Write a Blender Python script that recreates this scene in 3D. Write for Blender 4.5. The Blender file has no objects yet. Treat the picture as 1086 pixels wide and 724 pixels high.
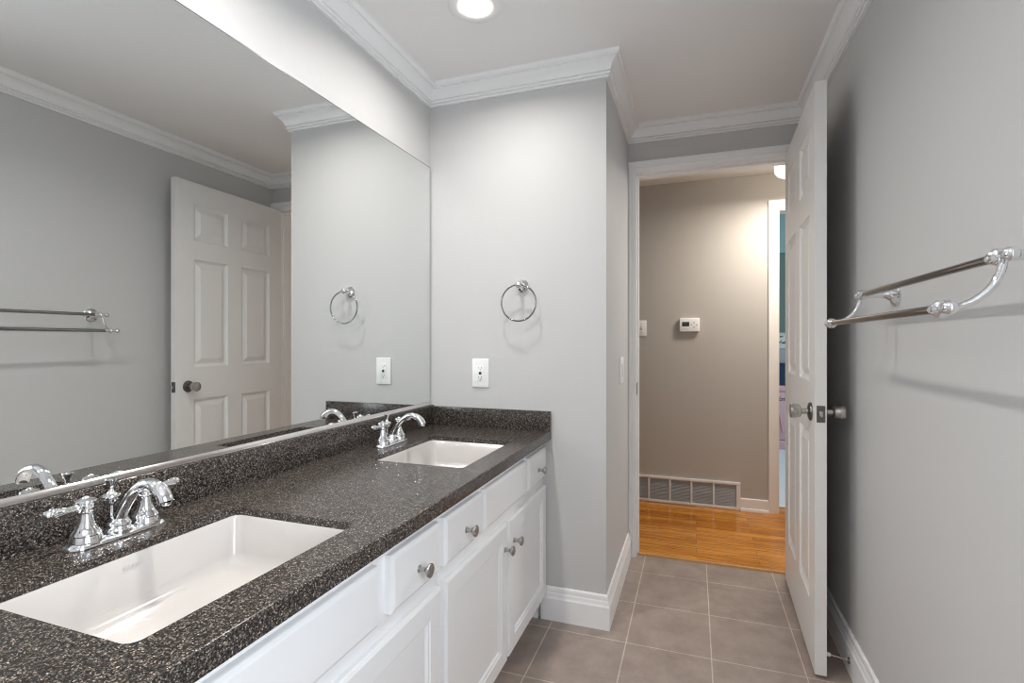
import bpy, bmesh, math, random
from mathutils import Vector, Matrix
random.seed(7)
scn = bpy.context.scene
C = scn.collection
PI = math.pi

# ------------------------------------------------------------------ camera, world, light, exposure
cam_d = bpy.data.cameras.new('camera')
cam = bpy.data.objects.new('camera', cam_d); C.objects.link(cam)
cam.location = (0, 0, 1.15)
cam.rotation_euler = (PI/2, 0, math.atan2(193.0, 544.0))
cam_d.sensor_width = 36.0
cam_d.lens = 544.0/1086.0*36.0
cam_d.clip_start = 0.02
scn.camera = cam

scn.view_settings.view_transform = 'Standard'
scn.view_settings.look = 'None'
scn.view_settings.gamma = 1.0
scn.view_settings.use_curve_mapping = False
scn.view_settings.exposure = 0.62
scn.cycles.use_denoising = True
scn.cycles.caustics_reflective = True
scn.cycles.blur_glossy = 0.3
scn.cycles.max_bounces = 12
scn.cycles.diffuse_bounces = 6
scn.cycles.glossy_bounces = 6
scn.cycles.sample_clamp_indirect = 0.0
scn.cycles.use_guiding = True
scn.cycles.filter_width = 1.1

DOWN_W = 3.8          # recessed downlight over the far sink
DOWN_NEAR_W = 6.0     # recessed downlight over the near sink
DOWN_FILL_W = 4.0     # extra downlight added unseen behind the camera, as fill
DAY_FILL_W = 19.0          # daylight lamp added as fill at an invented right-wall window
HALL_W = 11.5
BED_W = 22.0
WARM = (1.0, 0.96, 0.915)
HALLC = (1.0, 0.915, 0.81)
COOL = (0.83, 0.915, 1.0)

w = bpy.data.worlds.new('world'); scn.world = w
w.use_nodes = True
w.node_tree.nodes['Background'].inputs[0].default_value = (0.75, 0.86, 1.0, 1)
w.node_tree.nodes['Background'].inputs[1].default_value = 0.6

def area(name, loc, rot, power, color, size, size_y=None, shape=None, spread=None):
    l = bpy.data.lights.new(name, 'AREA'); l.energy = power; l.color = color
    l.shape = shape or ('RECTANGLE' if size_y else 'DISK'); l.size = size
    if size_y: l.size_y = size_y
    if spread: l.spread = math.radians(spread)
    o = bpy.data.objects.new(name, l); C.objects.link(o); o.location = loc; o.rotation_euler = rot
    return o

CEIL = 2.29
XL, XR, YE, YD, YB = -1.127, 0.52, 2.063, 2.80, -1.15     # left wall, right wall, vanity end wall, door wall, wall behind camera
XA = -0.331                                                # alcove wall
# daylight lamp added outside an invented window; bedroom one added inside, no window there
area('fill_daylight', (XR+0.16, 0.0, 1.45), (0, PI/2, 0), DAY_FILL_W, COOL, 1.2, 0.9)
area('bedroom_daylight', (2.35, 5.3, 1.5), (0, PI/2, 0), BED_W, (0.80, 0.90, 1.0), 1.2, 1.0)

# ------------------------------------------------------------------ materials
def nt(name):
    m = bpy.data.materials.new(name); m.use_nodes = True
    return m, m.node_tree, m.node_tree.nodes['Principled BSDF']
def N(t, typ, **kw):
    n = t.nodes.new(typ)
    for k, v in kw.items(): setattr(n, k, v)
    return n
def pm(name, col, rough=0.5, metal=0.0, coat=0.0, spec=0.5, bump=0.0, bscale=60, emis=None, estr=0, var=0.0):
    m, t, b = nt(name)
    b.inputs['Base Color'].default_value = (*col, 1)
    b.inputs['Roughness'].default_value = rough
    b.inputs['Metallic'].default_value = metal
    b.inputs['Coat Weight'].default_value = coat
    b.inputs['Coat Roughness'].default_value = 0.08
    b.inputs['Specular IOR Level'].default_value = spec
    if emis:
        b.inputs['Emission Color'].default_value = (*emis, 1); b.inputs['Emission Strength'].default_value = estr
    if bump or var:
        tc = N(t, 'ShaderNodeTexCoord'); no = N(t, 'ShaderNodeTexNoise')
        no.inputs['Scale'].default_value = bscale; no.inputs['Detail'].default_value = 3
        t.links.new(tc.outputs['Object'], no.inputs['Vector'])
        if bump:
            bp = N(t, 'ShaderNodeBump'); bp.inputs['Strength'].default_value = bump; bp.inputs['Distance'].default_value = 0.001
            t.links.new(no.outputs['Fac'], bp.inputs['Height']); t.links.new(bp.outputs['Normal'], b.inputs['Normal'])
        if var:
            mx = N(t, 'ShaderNodeMixRGB'); mx.inputs[1].default_value = (*[c*(1-var) for c in col], 1); mx.inputs[2].default_value = (*[c*(1+var) for c in col], 1)
            t.links.new(no.outputs['Fac'], mx.inputs[0]); t.links.new(mx.outputs[0], b.inputs['Base Color'])
    return m
M = {}
M['wall'] = pm('wall_paint', (0.56, 0.555, 0.55), 0.55, bump=0.12, bscale=350)
M['ceiling'] = pm('ceiling_paint', (0.87, 0.865, 0.86), 0.7, bump=0.1, bscale=250)
M['trim'] = pm('trim_paint', (0.87, 0.87, 0.87), 0.35, bump=0.04, bscale=90)
M['door'] = pm('door_paint', (0.78, 0.765, 0.75), 0.38, bump=0.05, bscale=120)
M['cabinet'] = pm('cabinet_paint', (0.86, 0.86, 0.865), 0.36, bump=0.08, bscale=45)
M['dark'] = pm('shadow_gap', (0.03, 0.03, 0.03), 0.8, bump=0.05)
M['chrome'] = pm('chrome', (0.80, 0.805, 0.82), 0.05, 1.0, bump=0.01, bscale=20)
M['rod'] = pm('chrome_bar', (0.30, 0.295, 0.29), 0.10, 1.0, bump=0.01, bscale=20)
M['nickel'] = pm('satin_nickel', (0.48, 0.465, 0.445), 0.24, 1.0, bump=0.03, bscale=200)
M['bronze'] = pm('dark_nickel', (0.17, 0.16, 0.15), 0.30, 1.0, bump=0.03, bscale=200)
M['mirror'] = pm('mirror_silver', (0.84, 0.855, 0.845), 0.0, 1.0)
M['mirror_edge'] = pm('mirror_edge_glass', (0.05, 0.055, 0.05), 0.25, bump=0.02)
M['channel'] = pm('channel_metal', (0.74, 0.71, 0.70), 0.14, 1.0, bump=0.02, bscale=30)
M['porcelain'] = pm('porcelain', (0.56, 0.53, 0.505), 0.10, coat=0.4, bump=0.01, bscale=10)
M['plastic'] = pm('white_plastic', (0.84, 0.84, 0.83), 0.35, bump=0.02, bscale=150)
M['grey_mark'] = pm('grey_mark', (0.35, 0.35, 0.35), 0.5, bump=0.02)
M['faint_mark'] = pm('faint_grey_print', (0.62, 0.60, 0.58), 0.4, bump=0.02)
M['black'] = pm('black_plastic', (0.02, 0.02, 0.022), 0.35, bump=0.02)
M['lcd'] = pm('lcd_glass', (0.03, 0.045, 0.06), 0.2, bump=0.01)
M['rubber'] = pm('white_rubber', (0.78, 0.78, 0.78), 0.6, bump=0.05)
M['bulb'] = pm('bulb_glow', (1, 1, 1), 0.4, emis=(1.0, 0.96, 0.90), estr=2.2, bump=0.01)
M['shade'] = pm('glass_shade_glow', (1, 1, 1), 0.3, emis=(1.0, 0.88, 0.72), estr=3.0, bump=0.01)
M['hallwall'] = pm('hall_paint', (0.455, 0.432, 0.402), 0.55, bump=0.12, bscale=300)
M['halltrim'] = pm('hall_trim_paint', (0.80, 0.77, 0.74), 0.35, bump=0.04, bscale=90)
M['grille'] = pm('grille_enamel', (0.76, 0.75, 0.74), 0.4, bump=0.04, bscale=90)
M['slat'] = pm('slat_enamel', (0.46, 0.46, 0.46), 0.45, bump=0.04, bscale=90)
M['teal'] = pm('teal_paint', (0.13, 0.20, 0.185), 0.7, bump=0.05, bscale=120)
M['teal_light'] = pm('light_teal_band', (0.27, 0.44, 0.44), 0.7, bump=0.05, bscale=120)  # lighter teal than the wall below, used on the upper band
M['carpet'] = pm('blue_grey_carpet', (0.62, 0.68, 0.74), 0.95, bump=0.8, bscale=220, var=0.25)
M['pink'] = pm('pink_paint', (0.60, 0.42, 0.47), 0.5, bump=0.04, bscale=90, var=0.05)
M['rose'] = pm('rose_stroke', (0.50, 0.20, 0.27), 0.5, bump=0.04)
M['navy'] = pm('navy_canvas', (0.006, 0.030, 0.085), 0.7, bump=0.2, bscale=300)
M['greybox'] = pm('grey_plastic', (0.30, 0.33, 0.36), 0.45, bump=0.03)
M['palegrey'] = pm('pale_grey_plastic', (0.50, 0.54, 0.55), 0.45, bump=0.03)
M['brass'] = pm('brass', (0.75, 0.55, 0.22), 0.3, 1.0, bump=0.02)

# pattern basket: black and white weave
m, t, b = nt('black_white_weave'); M['weave'] = m
tc = N(t, 'ShaderNodeTexCoord'); vo = N(t, 'ShaderNodeTexVoronoi'); vo.inputs['Scale'].default_value = 28
cr = N(t, 'ShaderNodeValToRGB'); cr.color_ramp.interpolation = 'CONSTANT'
cr.color_ramp.elements[0].color = (0.02, 0.03, 0.03, 1); cr.color_ramp.elements[1].position = 0.5; cr.color_ramp.elements[1].color = (0.55, 0.60, 0.58, 1)
t.links.new(tc.outputs['Object'], vo.inputs['Vector']); t.links.new(vo.outputs['Color'], cr.inputs[0]); t.links.new(cr.outputs[0], b.inputs['Base Color'])

# granite: speckled cells
m, t, b = nt('speckled_granite'); M['granite'] = m
tc = N(t, 'ShaderNodeTexCoord')
v1 = N(t, 'ShaderNodeTexVoronoi'); v1.inputs['Scale'].default_value = 620
v2 = N(t, 'ShaderNodeTexVoronoi'); v2.inputs['Scale'].default_value = 400
no = N(t, 'ShaderNodeTexNoise'); no.inputs['Scale'].default_value = 160; no.inputs['Detail'].default_value = 4
for n in (v1, v2, no): t.links.new(tc.outputs['Object'], n.inputs['Vector'])
sp1 = N(t, 'ShaderNodeSeparateColor'); t.links.new(v1.outputs['Color'], sp1.inputs[0])
sp2 = N(t, 'ShaderNodeSeparateColor'); t.links.new(v2.outputs['Color'], sp2.inputs[0])
def ramp(stops):
    r = N(t, 'ShaderNodeValToRGB'); e = r.color_ramp.elements
    e[0].position, e[0].color = stops[0][0], (*stops[0][1], 1)
    e[1].position, e[1].color = stops[-1][0], (*stops[-1][1], 1)
    for p, c in stops[1:-1]:
        x = e.new(p); x.color = (*c, 1)
    return r
r1 = ramp([(0.0, (0.006, 0.0055, 0.0055)), (0.40, (0.012, 0.011, 0.011)), (0.58, (0.034, 0.028, 0.024)), (0.78, (0.112, 0.091, 0.075)), (0.93, (0.28, 0.235, 0.195)), (1.0, (0.55, 0.49, 0.43))])
r2 = ramp([(0.0, (0.006, 0.0055, 0.0055)), (0.45, (0.016, 0.014, 0.013)), (0.8, (0.062, 0.051, 0.043)), (1.0, (0.25, 0.21, 0.178))])
t.links.new(sp1.outputs[0], r1.inputs[0]); t.links.new(sp2.outputs[1], r2.inputs[0])
mx = N(t, 'ShaderNodeMixRGB'); t.links.new(r1.outputs[0], mx.inputs[1]); t.links.new(r2.outputs[0], mx.inputs[2])
mr = N(t, 'ShaderNodeMapRange'); mr.inputs[1].default_value = 0.42; mr.inputs[2].default_value = 0.58
t.links.new(no.outputs['Fac'], mr.inputs[0]); t.links.new(mr.outputs[0], mx.inputs[0])
t.links.new(mx.outputs[0], b.inputs['Base Color'])
b.inputs['Roughness'].default_value = 0.22; b.inputs['Specular IOR Level'].default_value = 0.5

# porcelain floor tile: grid read from the floor
def brick(name, x0, y0, bw, rh, mortar, offset, c1, c2, cm, rough, extra=None, sq=1.0):
    m, t, b = nt(name)
    tc = N(t, 'ShaderNodeTexCoord'); mp = N(t, 'ShaderNodeMapping')
    mp.inputs['Location'].default_value = (-x0, -y0, 0)
    t.links.new(tc.outputs['Object'], mp.inputs['Vector'])
    br = N(t, 'ShaderNodeTexBrick'); br.offset = offset; br.squash = sq
    br.inputs['Scale'].default_value = 1.0; br.inputs['Mortar Size'].default_value = mortar
    br.inputs['Mortar Smooth'].default_value = 0.1; br.inputs['Bias'].default_value = 0
    br.inputs['Brick Width'].default_value = bw; br.inputs['Row Height'].default_value = rh
    br.inputs['Color1'].default_value = (*c1, 1); br.inputs['Color2'].default_value = (*c2, 1); br.inputs['Mortar'].default_value = (*cm, 1)
    t.links.new(mp.outputs[0], br.inputs['Vector'])
    b.inputs['Roughness'].default_value = rough
    return m, t, b, tc, mp, br
m, t, b, tc, mp, br = brick('taupe_floor_tile', -0.245-0.305*8, 1.993-0.317*12, 0.305, 0.317, 0.0022, 0.0,
                            (0.345, 0.280, 0.246), (0.305, 0.248, 0.218), (0.56, 0.49, 0.43), 0.42)
M['tile'] = m
no = N(t, 'ShaderNodeTexNoise'); no.inputs['Scale'].default_value = 9; no.inputs['Detail'].default_value = 8; no.inputs['Roughness'].default_value = 0.7
nf = N(t, 'ShaderNodeTexNoise'); nf.inputs['Scale'].default_value = 220; nf.inputs['Detail'].default_value = 2
t.links.new(tc.outputs['Object'], no.inputs['Vector']); t.links.new(tc.outputs['Object'], nf.inputs['Vector'])
m1 = N(t, 'ShaderNodeMapRange'); m1.inputs[1].default_value = 0.3; m1.inputs[2].default_value = 0.7; m1.inputs[3].default_value = 0.80; m1.inputs[4].default_value = 1.18
m2 = N(t, 'ShaderNodeMapRange'); m2.inputs[1].default_value = 0.3; m2.inputs[2].default_value = 0.7; m2.inputs[3].default_value = 0.93; m2.inputs[4].default_value = 1.07
t.links.new(no.outputs['Fac'], m1.inputs[0]); t.links.new(nf.outputs['Fac'], m2.inputs[0])
mm = N(t, 'ShaderNodeMath', operation='MULTIPLY'); t.links.new(m1.outputs[0], mm.inputs[0]); t.links.new(m2.outputs[0], mm.inputs[1])
vm = N(t, 'ShaderNodeVectorMath', operation='SCALE'); t.links.new(br.outputs['Color'], vm.inputs[0]); t.links.new(mm.outputs[0], vm.inputs['Scale'])
t.links.new(vm.outputs[0], b.inputs['Base Color'])
iv = N(t, 'ShaderNodeMath', operation='SUBTRACT'); iv.inputs[0].default_value = 1.0; t.links.new(br.outputs['Fac'], iv.inputs[1])
bp = N(t, 'ShaderNodeBump'); bp.inputs['Strength'].default_value = 0.5; bp.inputs['Distance'].default_value = 0.002
t.links.new(iv.outputs[0], bp.inputs['Height']); t.links.new(bp.outputs[0], b.inputs['Normal'])

# oak strip floor, boards run left to right
m, t, b, tc, mp, br = brick('honey_oak_strips', -3.0, 2.84, 0.83, 0.057, 0.0006, 0.37,
                            (0.80, 0.335, 0.045), (0.50, 0.175, 0.018), (0.14, 0.055, 0.012), 0.16)
M['oak'] = m
br.inputs['Bias'].default_value = 0.1
ms = N(t, 'ShaderNodeMapping'); ms.inputs['Scale'].default_value = (3.0, 70, 1)
wn = N(t, 'ShaderNodeTexNoise'); wn.inputs['Scale'].default_value = 1.6; wn.inputs['Detail'].default_value = 6; wn.inputs['Distortion'].default_value = 0.6
t.links.new(tc.outputs['Object'], ms.inputs[0]); t.links.new(ms.outputs[0], wn.inputs['Vector'])
m1 = N(t, 'ShaderNodeMapRange'); m1.inputs[1].default_value = 0.3; m1.inputs[2].default_value = 0.7; m1.inputs[3].default_value = 0.45; m1.inputs[4].default_value = 1.35
t.links.new(wn.outputs['Fac'], m1.inputs[0])
vm = N(t, 'ShaderNodeVectorMath', operation='SCALE'); t.links.new(br.outputs['Color'], vm.inputs[0]); t.links.new(m1.outputs[0], vm.inputs['Scale'])
t.links.new(vm.outputs[0], b.inputs['Base Color'])
b.inputs['Coat Weight'].default_value = 0.15; b.inputs['Coat Roughness'].default_value = 0.1
M['oak_edge'] = pm('oak_edge', (0.62, 0.34, 0.12), 0.3, bump=0.05, var=0.12, bscale=30)

# ------------------------------------------------------------------ mesh helpers
class MB:
    def __init__(s): s.bm = bmesh.new()
    def box(s, x0, x1, y0, y1, z0, z1, bev=0, seg=2, mat=None):
        g = bmesh.ops.create_cube(s.bm, size=1)
        vs = g['verts']
        sc = Matrix.Diagonal((x1-x0, y1-y0, z1-z0, 1)); tr = Matrix.Translation(((x0+x1)/2, (y0+y1)/2, (z0+z1)/2))
        mt = tr @ sc
        if mat is not None and not bev: mt = mat @ mt
        bmesh.ops.transform(s.bm, matrix=mt, verts=vs)
        if bev:
            es = list({e for v in vs for e in v.link_edges})
            r = bmesh.ops.bevel(s.bm, geom=es, offset=bev, segments=seg, profile=0.5, affect='EDGES')
            if mat is not None:
                vv = {v for f in r['faces'] for v in f.verts}
                bmesh.ops.transform(s.bm, matrix=mat, verts=list(vv))
        return s
    def poly(s, pts): 
        return s.bm.faces.new([s.bm.verts.new(p) for p in pts])
    def loops(s, loops, closed=True, cap0=False, cap1=False):
        rows = [[s.bm.verts.new(p) for p in L] for L in loops]
        n = len(rows[0])
        for a, b_ in zip(rows, rows[1:]):
            for i in range(n if closed else n-1):
                j = (i+1) % n
                try: s.bm.faces.new((a[i], a[j], b_[j], b_[i]))
                except ValueError: pass
        if cap0: s.bm.faces.new(rows[0][::-1])
        if cap1: s.bm.faces.new(rows[-1])
        return s
    def lathe(s, prof, org, axis=(0, 0, 1), seg=24, sy=1.0, cap=True):
        ax = Vector(axis).normalized()
        up = Vector((0, 0, 1)) if abs(ax.z) < 0.9 else Vector((1, 0, 0))
        u = ax.cross(up).normalized(); v = ax.cross(u).normalized()
        o = Vector(org)
        L = []
        for r, h in prof:
            r = max(r, 0.0002)
            L.append([o + ax*h + (u*math.cos(2*PI*k/seg) + v*math.sin(2*PI*k/seg)*sy)*r for k in range(seg)])
        return s.loops(L, True, cap, cap)
    def tube(s, pts, rad, seg=14, flat=1.0, cap=True):
        pts = [Vector(p) for p in pts]; n = len(pts)
        rs = rad if isinstance(rad, (list, tuple)) else [rad]*n
        tang = []
        for i in range(n):
            a = pts[max(i-1, 0)]; c = pts[min(i+1, n-1)]
            tang.append((c-a).normalized())
        up = Vector((0, 0, 1)) if abs(tang[0].z) < 0.9 else Vector((0, 1, 0))
        u = tang[0].cross(up).normalized()
        L = []
        for p, tg, r in zip(pts, tang, rs):
            u = (u - tg*u.dot(tg)).normalized(); v = tg.cross(u)
            L.append([p + u*math.cos(2*PI*k/seg)*r + v*math.sin(2*PI*k/seg)*r*flat for k in range(seg)])
        return s.loops(L, True, cap, cap)
    def torus(s, c, R, r, axis, seg=48, sseg=12):
        ax = Vector(axis).normalized(); up = Vector((0, 0, 1)) if abs(ax.z) < 0.9 else Vector((1, 0, 0))
        u = ax.cross(up).normalized(); v = ax.cross(u); c = Vector(c)
        L = []
        for i in range(seg+1):
            a = 2*PI*i/seg; d = u*math.cos(a)+v*math.sin(a)
            L.append([c + d*(R+r*math.cos(2*PI*k/sseg)) + ax*r*math.sin(2*PI*k/sseg) for k in range(sseg)])
        return s.loops(L, True)
    def sweep(s, prof, path, closed_prof=False):
        """prof: (offset to the left of travel, z) ; path: list of (x, y); mitred"""
        P = [Vector((p[0], p[1])) for p in path]; n = len(P)
        L = []
        for i in range(n):
            d0 = (P[i]-P[i-1]).normalized() if i else (P[1]-P[0]).normalized()
            d1 = (P[i+1]-P[i]).normalized() if i < n-1 else d0
            n0 = Vector((-d0.y, d0.x)); n1 = Vector((-d1.y, d1.x))
            k = (n0+n1)/(1+n0.dot(n1))
            L.append([(P[i].x+k.x*o, P[i].y+k.y*o, z) for o, z in prof])
        return s.loops(L, closed_prof)
    def xf(s, mat):
        bmesh.ops.transform(s.bm, matrix=mat, verts=s.bm.verts); return s
    def build(s, name, mat, parent=None, angle=35, loc=None):
        bmesh.ops.remove_doubles(s.bm, verts=s.bm.verts, dist=1e-6)
        bmesh.ops.recalc_face_normals(s.bm, faces=s.bm.faces)
        me = bpy.data.meshes.new(name); s.bm.to_mesh(me); s.bm.free()
        me.materials.append(mat)
        for p in me.polygons: p.use_smooth = True
        me.set_sharp_from_angle(angle=math.radians(angle))
        o = bpy.data.objects.new(name, me); C.objects.link(o)
        if parent: 
            o.parent = parent
        if loc: o.location = loc
        return o

def empty(name, loc=(0, 0, 0), rz=0.0):
    o = bpy.data.objects.new(name, None); C.objects.link(o); o.location = loc; o.rotation_euler = (0, 0, rz)
    o.empty_display_size = 0.05
    return o
def tag(o, label=None, cat=None, group=None, kind=None):
    if label: o['label'] = label
    if cat: o['category'] = cat
    if group: o['group'] = group
    if kind: o['kind'] = kind
    return o
def thing(name, label, cat, loc=(0, 0, 0), rz=0.0, group=None, kind=None):
    return tag(empty(name, loc, rz), label, cat, group, kind)
def copy_tree(o, parent=None):
    c = o.copy(); C.objects.link(c)
    if parent: c.parent = parent
    for ch in list(o.children): copy_tree(ch, c)
    return c
def struct(name, mb, mat, label=None, cat=None, **k):
    return tag(mb.build(name, mat, **k), label, cat, None, 'structure')
def text_mesh(name, body, size, mat, parent, matrix, depth=0.0005):
    cu = bpy.data.curves.new(name, 'FONT'); cu.body = body; cu.size = size; cu.extrude = depth; cu.align_x = 'CENTER'; cu.align_y = 'CENTER'
    tmp = bpy.data.objects.new(name+'_tmp', cu); C.objects.link(tmp)
    bpy.context.view_layer.update()
    me = bpy.data.meshes.new_from_object(tmp.evaluated_get(bpy.context.evaluated_depsgraph_get()))
    bpy.data.objects.remove(tmp); 
    me.transform(matrix); me.materials.clear(); me.materials.append(mat); me.name = name
    o = bpy.data.objects.new(name, me); C.objects.link(o); o.parent = parent
    return o

# ------------------------------------------------------------------ room shell
struct('floor', MB().box(-1.25, 0.62, YB-0.1, 2.84, -0.05, 0.0), M['tile'], 'taupe square floor tiles with pale grout in the bathroom', 'floor')
struct('ceiling', MB().box(-1.25, 0.62, YB-0.1, 2.92, CEIL, CEIL+0.08), M['ceiling'], 'light grey bathroom ceiling', 'ceiling')
struct('wall_left', MB().box(XL-0.1, XL, YB, YE, 0, CEIL), M['wall'], 'grey wall behind the long mirror', 'wall')
wy0, wy1, wz0, wz1 = -0.45, 0.45, 0.85, 2.05      # opening of an invented, unseen window in the right wall, made for fill
b_ = MB(); b_.box(XR, XR+0.1, wy1, 2.92, 0, CEIL); b_.box(XR, XR+0.1, YB, wy0, 0, CEIL); b_.box(XR, XR+0.1, wy0, wy1, 0, wz0); b_.box(XR, XR+0.1, wy0, wy1, wz1, CEIL)
struct('wall_right', b_, M['wall'], 'grey wall carrying the double towel bar', 'wall')
struct('wall_end', MB().box(XL-0.1, XA, YE, YE+0.1, 0, CEIL), M['wall'], 'grey wall at the end of the vanity with the towel ring', 'wall')
struct('wall_alcove', MB().box(XA-0.1, XA, YE+0.1, 2.92, 0, CEIL), M['wall'], 'grey return wall with the light switch beside the doorway', 'wall')
JL, JR, JZ = -0.290, 0.462, 2.045      # jamb faces
b_ = MB(); b_.box(XA, JL-0.018, YD, YD+0.12, 0, CEIL); b_.box(JR+0.018, XR, YD, YD+0.12, 0, CEIL); b_.box(JL-0.018, JR+0.018, YD, YD+0.12, JZ+0.018, CEIL)
struct('wall_front', b_, M['wall'], 'grey wall over the bathroom doorway', 'wall')
struct('wall_back', MB().box(XL-0.1, XR+0.1, YB-0.1, YB, 0, CEIL), M['wall'], 'grey wall behind the viewpoint', 'wall')
b_ = MB()
for a, c, d, e in ((wy0, wy0+0.05, wz0, wz1), (wy1-0.05, wy1, wz0, wz1), (wy0+0.05, wy1-0.05, wz0, wz0+0.05), (wy0+0.05, wy1-0.05, wz1-0.05, wz1), (wy0+0.05, wy1-0.05, 1.43, 1.47)):
    b_.box(XR+0.03, XR+0.08, a, c, d, e)
for a, c, d, e in ((wy0-0.06, wy0, wz0-0.06, wz1+0.06), (wy1, wy1+0.06, wz0-0.06, wz1+0.06), (wy0, wy1, wz1, wz1+0.06), (wy0, wy1, wz0-0.06, wz0-0.025)):
    b_.box(XR-0.015, XR, a, c, d, e)
b_.box(XR-0.035, XR+0.03, wy0-0.08, wy1+0.08, wz0-0.025, wz0)
struct('added_window_1', b_, M['trim'], 'white frame of an added window in the right wall, out of view', 'window')

# crown moulding, one length per wall, mitred at the corners
cp = [(0, -.086), (.011, -.086), (.0115, -.0785), (.0075, -.0765), (.0165, -.0745), (.0190, -.0700), (.0165, -.0655), (.0125, -.0635), (.0205, -.0610), (.0225, -.0520), (.0275, -.0415), (.0350, -.0320), (.0460, -.0245), (.0440, -.0205), (.0530, -.0190), (.0585, -.0130), (.0590, 0)]
cp = [(o, CEIL+z) for o, z in cp]
path = [(XR, YB), (XR, YD), (XA, YD), (XA, YE), (XL, YE), (XL, YB), (XR, YB)]
P2 = [Vector(p) for p in path]
def miter_piece(prof, p_prev, p0, p1, p_next):
    pts = [q for q in (p_prev, p0, p1, p_next)]
    mb = MB()
    P = [Vector(q) for q in pts]; L = []
    for i in (1, 2):
        d0 = (P[i]-P[i-1]).normalized(); d1 = (P[i+1]-P[i]).normalized()
        n0 = Vector((-d0.y, d0.x)); n1 = Vector((-d1.y, d1.x))
        k = (n0+n1)/(1+n0.dot(n1))
        L.append([(P[i].x+k.x*o, P[i].y+k.y*o, z) for o, z in prof])
    mb.loops(L, False)
    return mb
names = ['on the right wall', 'over the bathroom doorway', 'on the short return wall by the doorway', 'on the wall over the towel ring', 'over the long mirror', 'on the wall behind the viewpoint']
for i in range(6):
    pp = path[i-1] if i else path[5]; pn = path[(i+2)] if i+2 < len(path) else path[1]
    struct('trim_%d' % (i+1), miter_piece(cp, pp, path[i], path[i+1], pn), M['trim'], 'white crown moulding ' + names[i], 'crown moulding', angle=25)

# baseboards
bp_ = [(0, .136), (.004, .136), (.0075, .131), (.0085, .124), (.0085, .114), (.0100, .111), (.0115, .106), (.0115, .099), (.0135, .094), (.0155, .090), (.0155, 0)]
def basebd(name, path, label, mat=None, prof=bp_):
    return struct(name, MB().sweep(prof, path), mat or M['trim'], label, 'baseboard', angle=25)
basebd('baseboard_right', [(XR, YB), (XR, YD-0.015)], 'white moulded baseboard along the right wall under the towel bar')
basebd('baseboard_alcove', [(XA, 2.784), (XA, YE), (-0.60, YE)], 'white baseboard wrapping the wall corner beside the vanity end')
basebd('baseboard_back', [(XL, YB), (XR, YB)], 'white baseboard on the wall behind the viewpoint')

# door casing, jamb
b_ = MB()
b_.box(JL-0.018, JL, YD, YD+0.12, 0, JZ+0.018); b_.box(JR, JR+0.018, YD, YD+0.12, 0, JZ+0.018); b_.box(JL, JR, YD, YD+0.12, JZ, JZ+0.018)
b_.box(JL, JL+0.009, YD+0.04, YD+0.075, 0.01, JZ-.009); b_.box(JR-0.009, JR, YD+0.04, YD+0.075, 0.01, JZ-.009); b_.box(JL, JR, YD+0.04, YD+0.075, JZ-0.009, JZ)
struct('trim_7', b_, M['trim'], 'white door jamb with stop lining the bathroom doorway', 'door jamb')
b_ = MB(); yf = YD
def casing_v(mb, xo, xi, z1):      # vertical leg: outer x, inner x ; mitred onto the head
    s = 1 if xi > xo else -1
    W = abs(xi-xo)
    pr = [(0, 0), (0, .016), (W*.15, .017), (W*.45, .014), (W*.5, .016), (W*.55, .0125), (W*.85, .009), (W, .007), (W, 0)]
    L = [[(xo+s*o, yf-d, 0) for o, d in pr], [(xo+s*o, yf-d, z1) for o, d in pr]]
    mb.loops(L, True, True, True)
casing_v(b_, XA+0.001, JL-0.004, JZ+0.006); casing_v(b_, XR-0.001, JR+0.004, JZ+0.006)
W = 0.055; z0 = JZ+0.003
pr = [(W, 0), (W, .017), (W*.82, .018), (W*.5, .014), (W*.45, .016), (W*.4, .0125), (W*.15, .009), (0, .007), (0, 0)]
b_.loops([[(XA+0.001, yf-d, z0+o) for o, d in pr], [(XR-0.001, yf-d, z0+o) for o, d in pr]], True, True, True)
struct('trim_8', b_, M['trim'], 'white moulded casing around the bathroom doorway', 'door casing', angle=20)
struct('trim_9', MB().box(JL+0.001, JR-0.001, 2.838, 2.852, -0.02, 0.010, 0.003), M['oak_edge'], 'light oak edge strip where tile meets wood floor', 'threshold')
# strike plate on the left jamb
tag(MB().box(JL, JL+0.002, YD+0.002, YD+0.03, 0.867, 0.930, 0.0008).build('strike_plate', M['bronze']), 'small dark metal strike plate on the left door jamb', 'strike plate')

# ------------------------------------------------------------------ hall and bedroom shell
HZ = 2.27
struct('floor_hall', MB().box(-1.7, 2.4, 2.852, 3.93, -0.05, 0.008), M['oak'], 'glossy honey oak strip floor of the hall', 'floor')
struct('ceiling_hall', MB().box(-1.7, 2.4, 2.92, 3.80, HZ, HZ+0.08), M['ceiling'], 'white hall ceiling seen through the doorway', 'ceiling')
b_ = MB(); b_.box(-1.7, XA-0.1, 2.80, 2.92, 0, HZ); b_.box(XR+0.1, 2.4, 2.80, 2.92, 0, HZ)
struct('wall_hall_near', b_, M['hallwall'], 'taupe hall wall on the bathroom side', 'wall')
HY = 3.80; BX0, BX1 = 0.527, 1.30
b_ = MB(); b_.box(-1.7, BX0-0.005, HY, HY+0.12, 0, HZ+.1); b_.box(BX1+.005, 2.4, HY, HY+0.12, 0, HZ+.1); b_.box(BX0-0.005, BX1+.005, HY, HY+0.12, 2.04, HZ+.1)
struct('wall_hall_far', b_, M['hallwall'], 'taupe hall wall with the thermostat', 'wall')
struct('wall_hall_left', MB().box(-1.8, -1.7, 2.8, 3.92, 0, HZ), M['hallwall'], 'taupe wall closing the hall on the left', 'wall')
struct('wall_hall_right', MB().box(2.4, 2.5, 2.8, 3.92, 0, HZ), M['hallwall'], 'taupe wall closing the hall on the right', 'wall')
b_ = MB()
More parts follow.
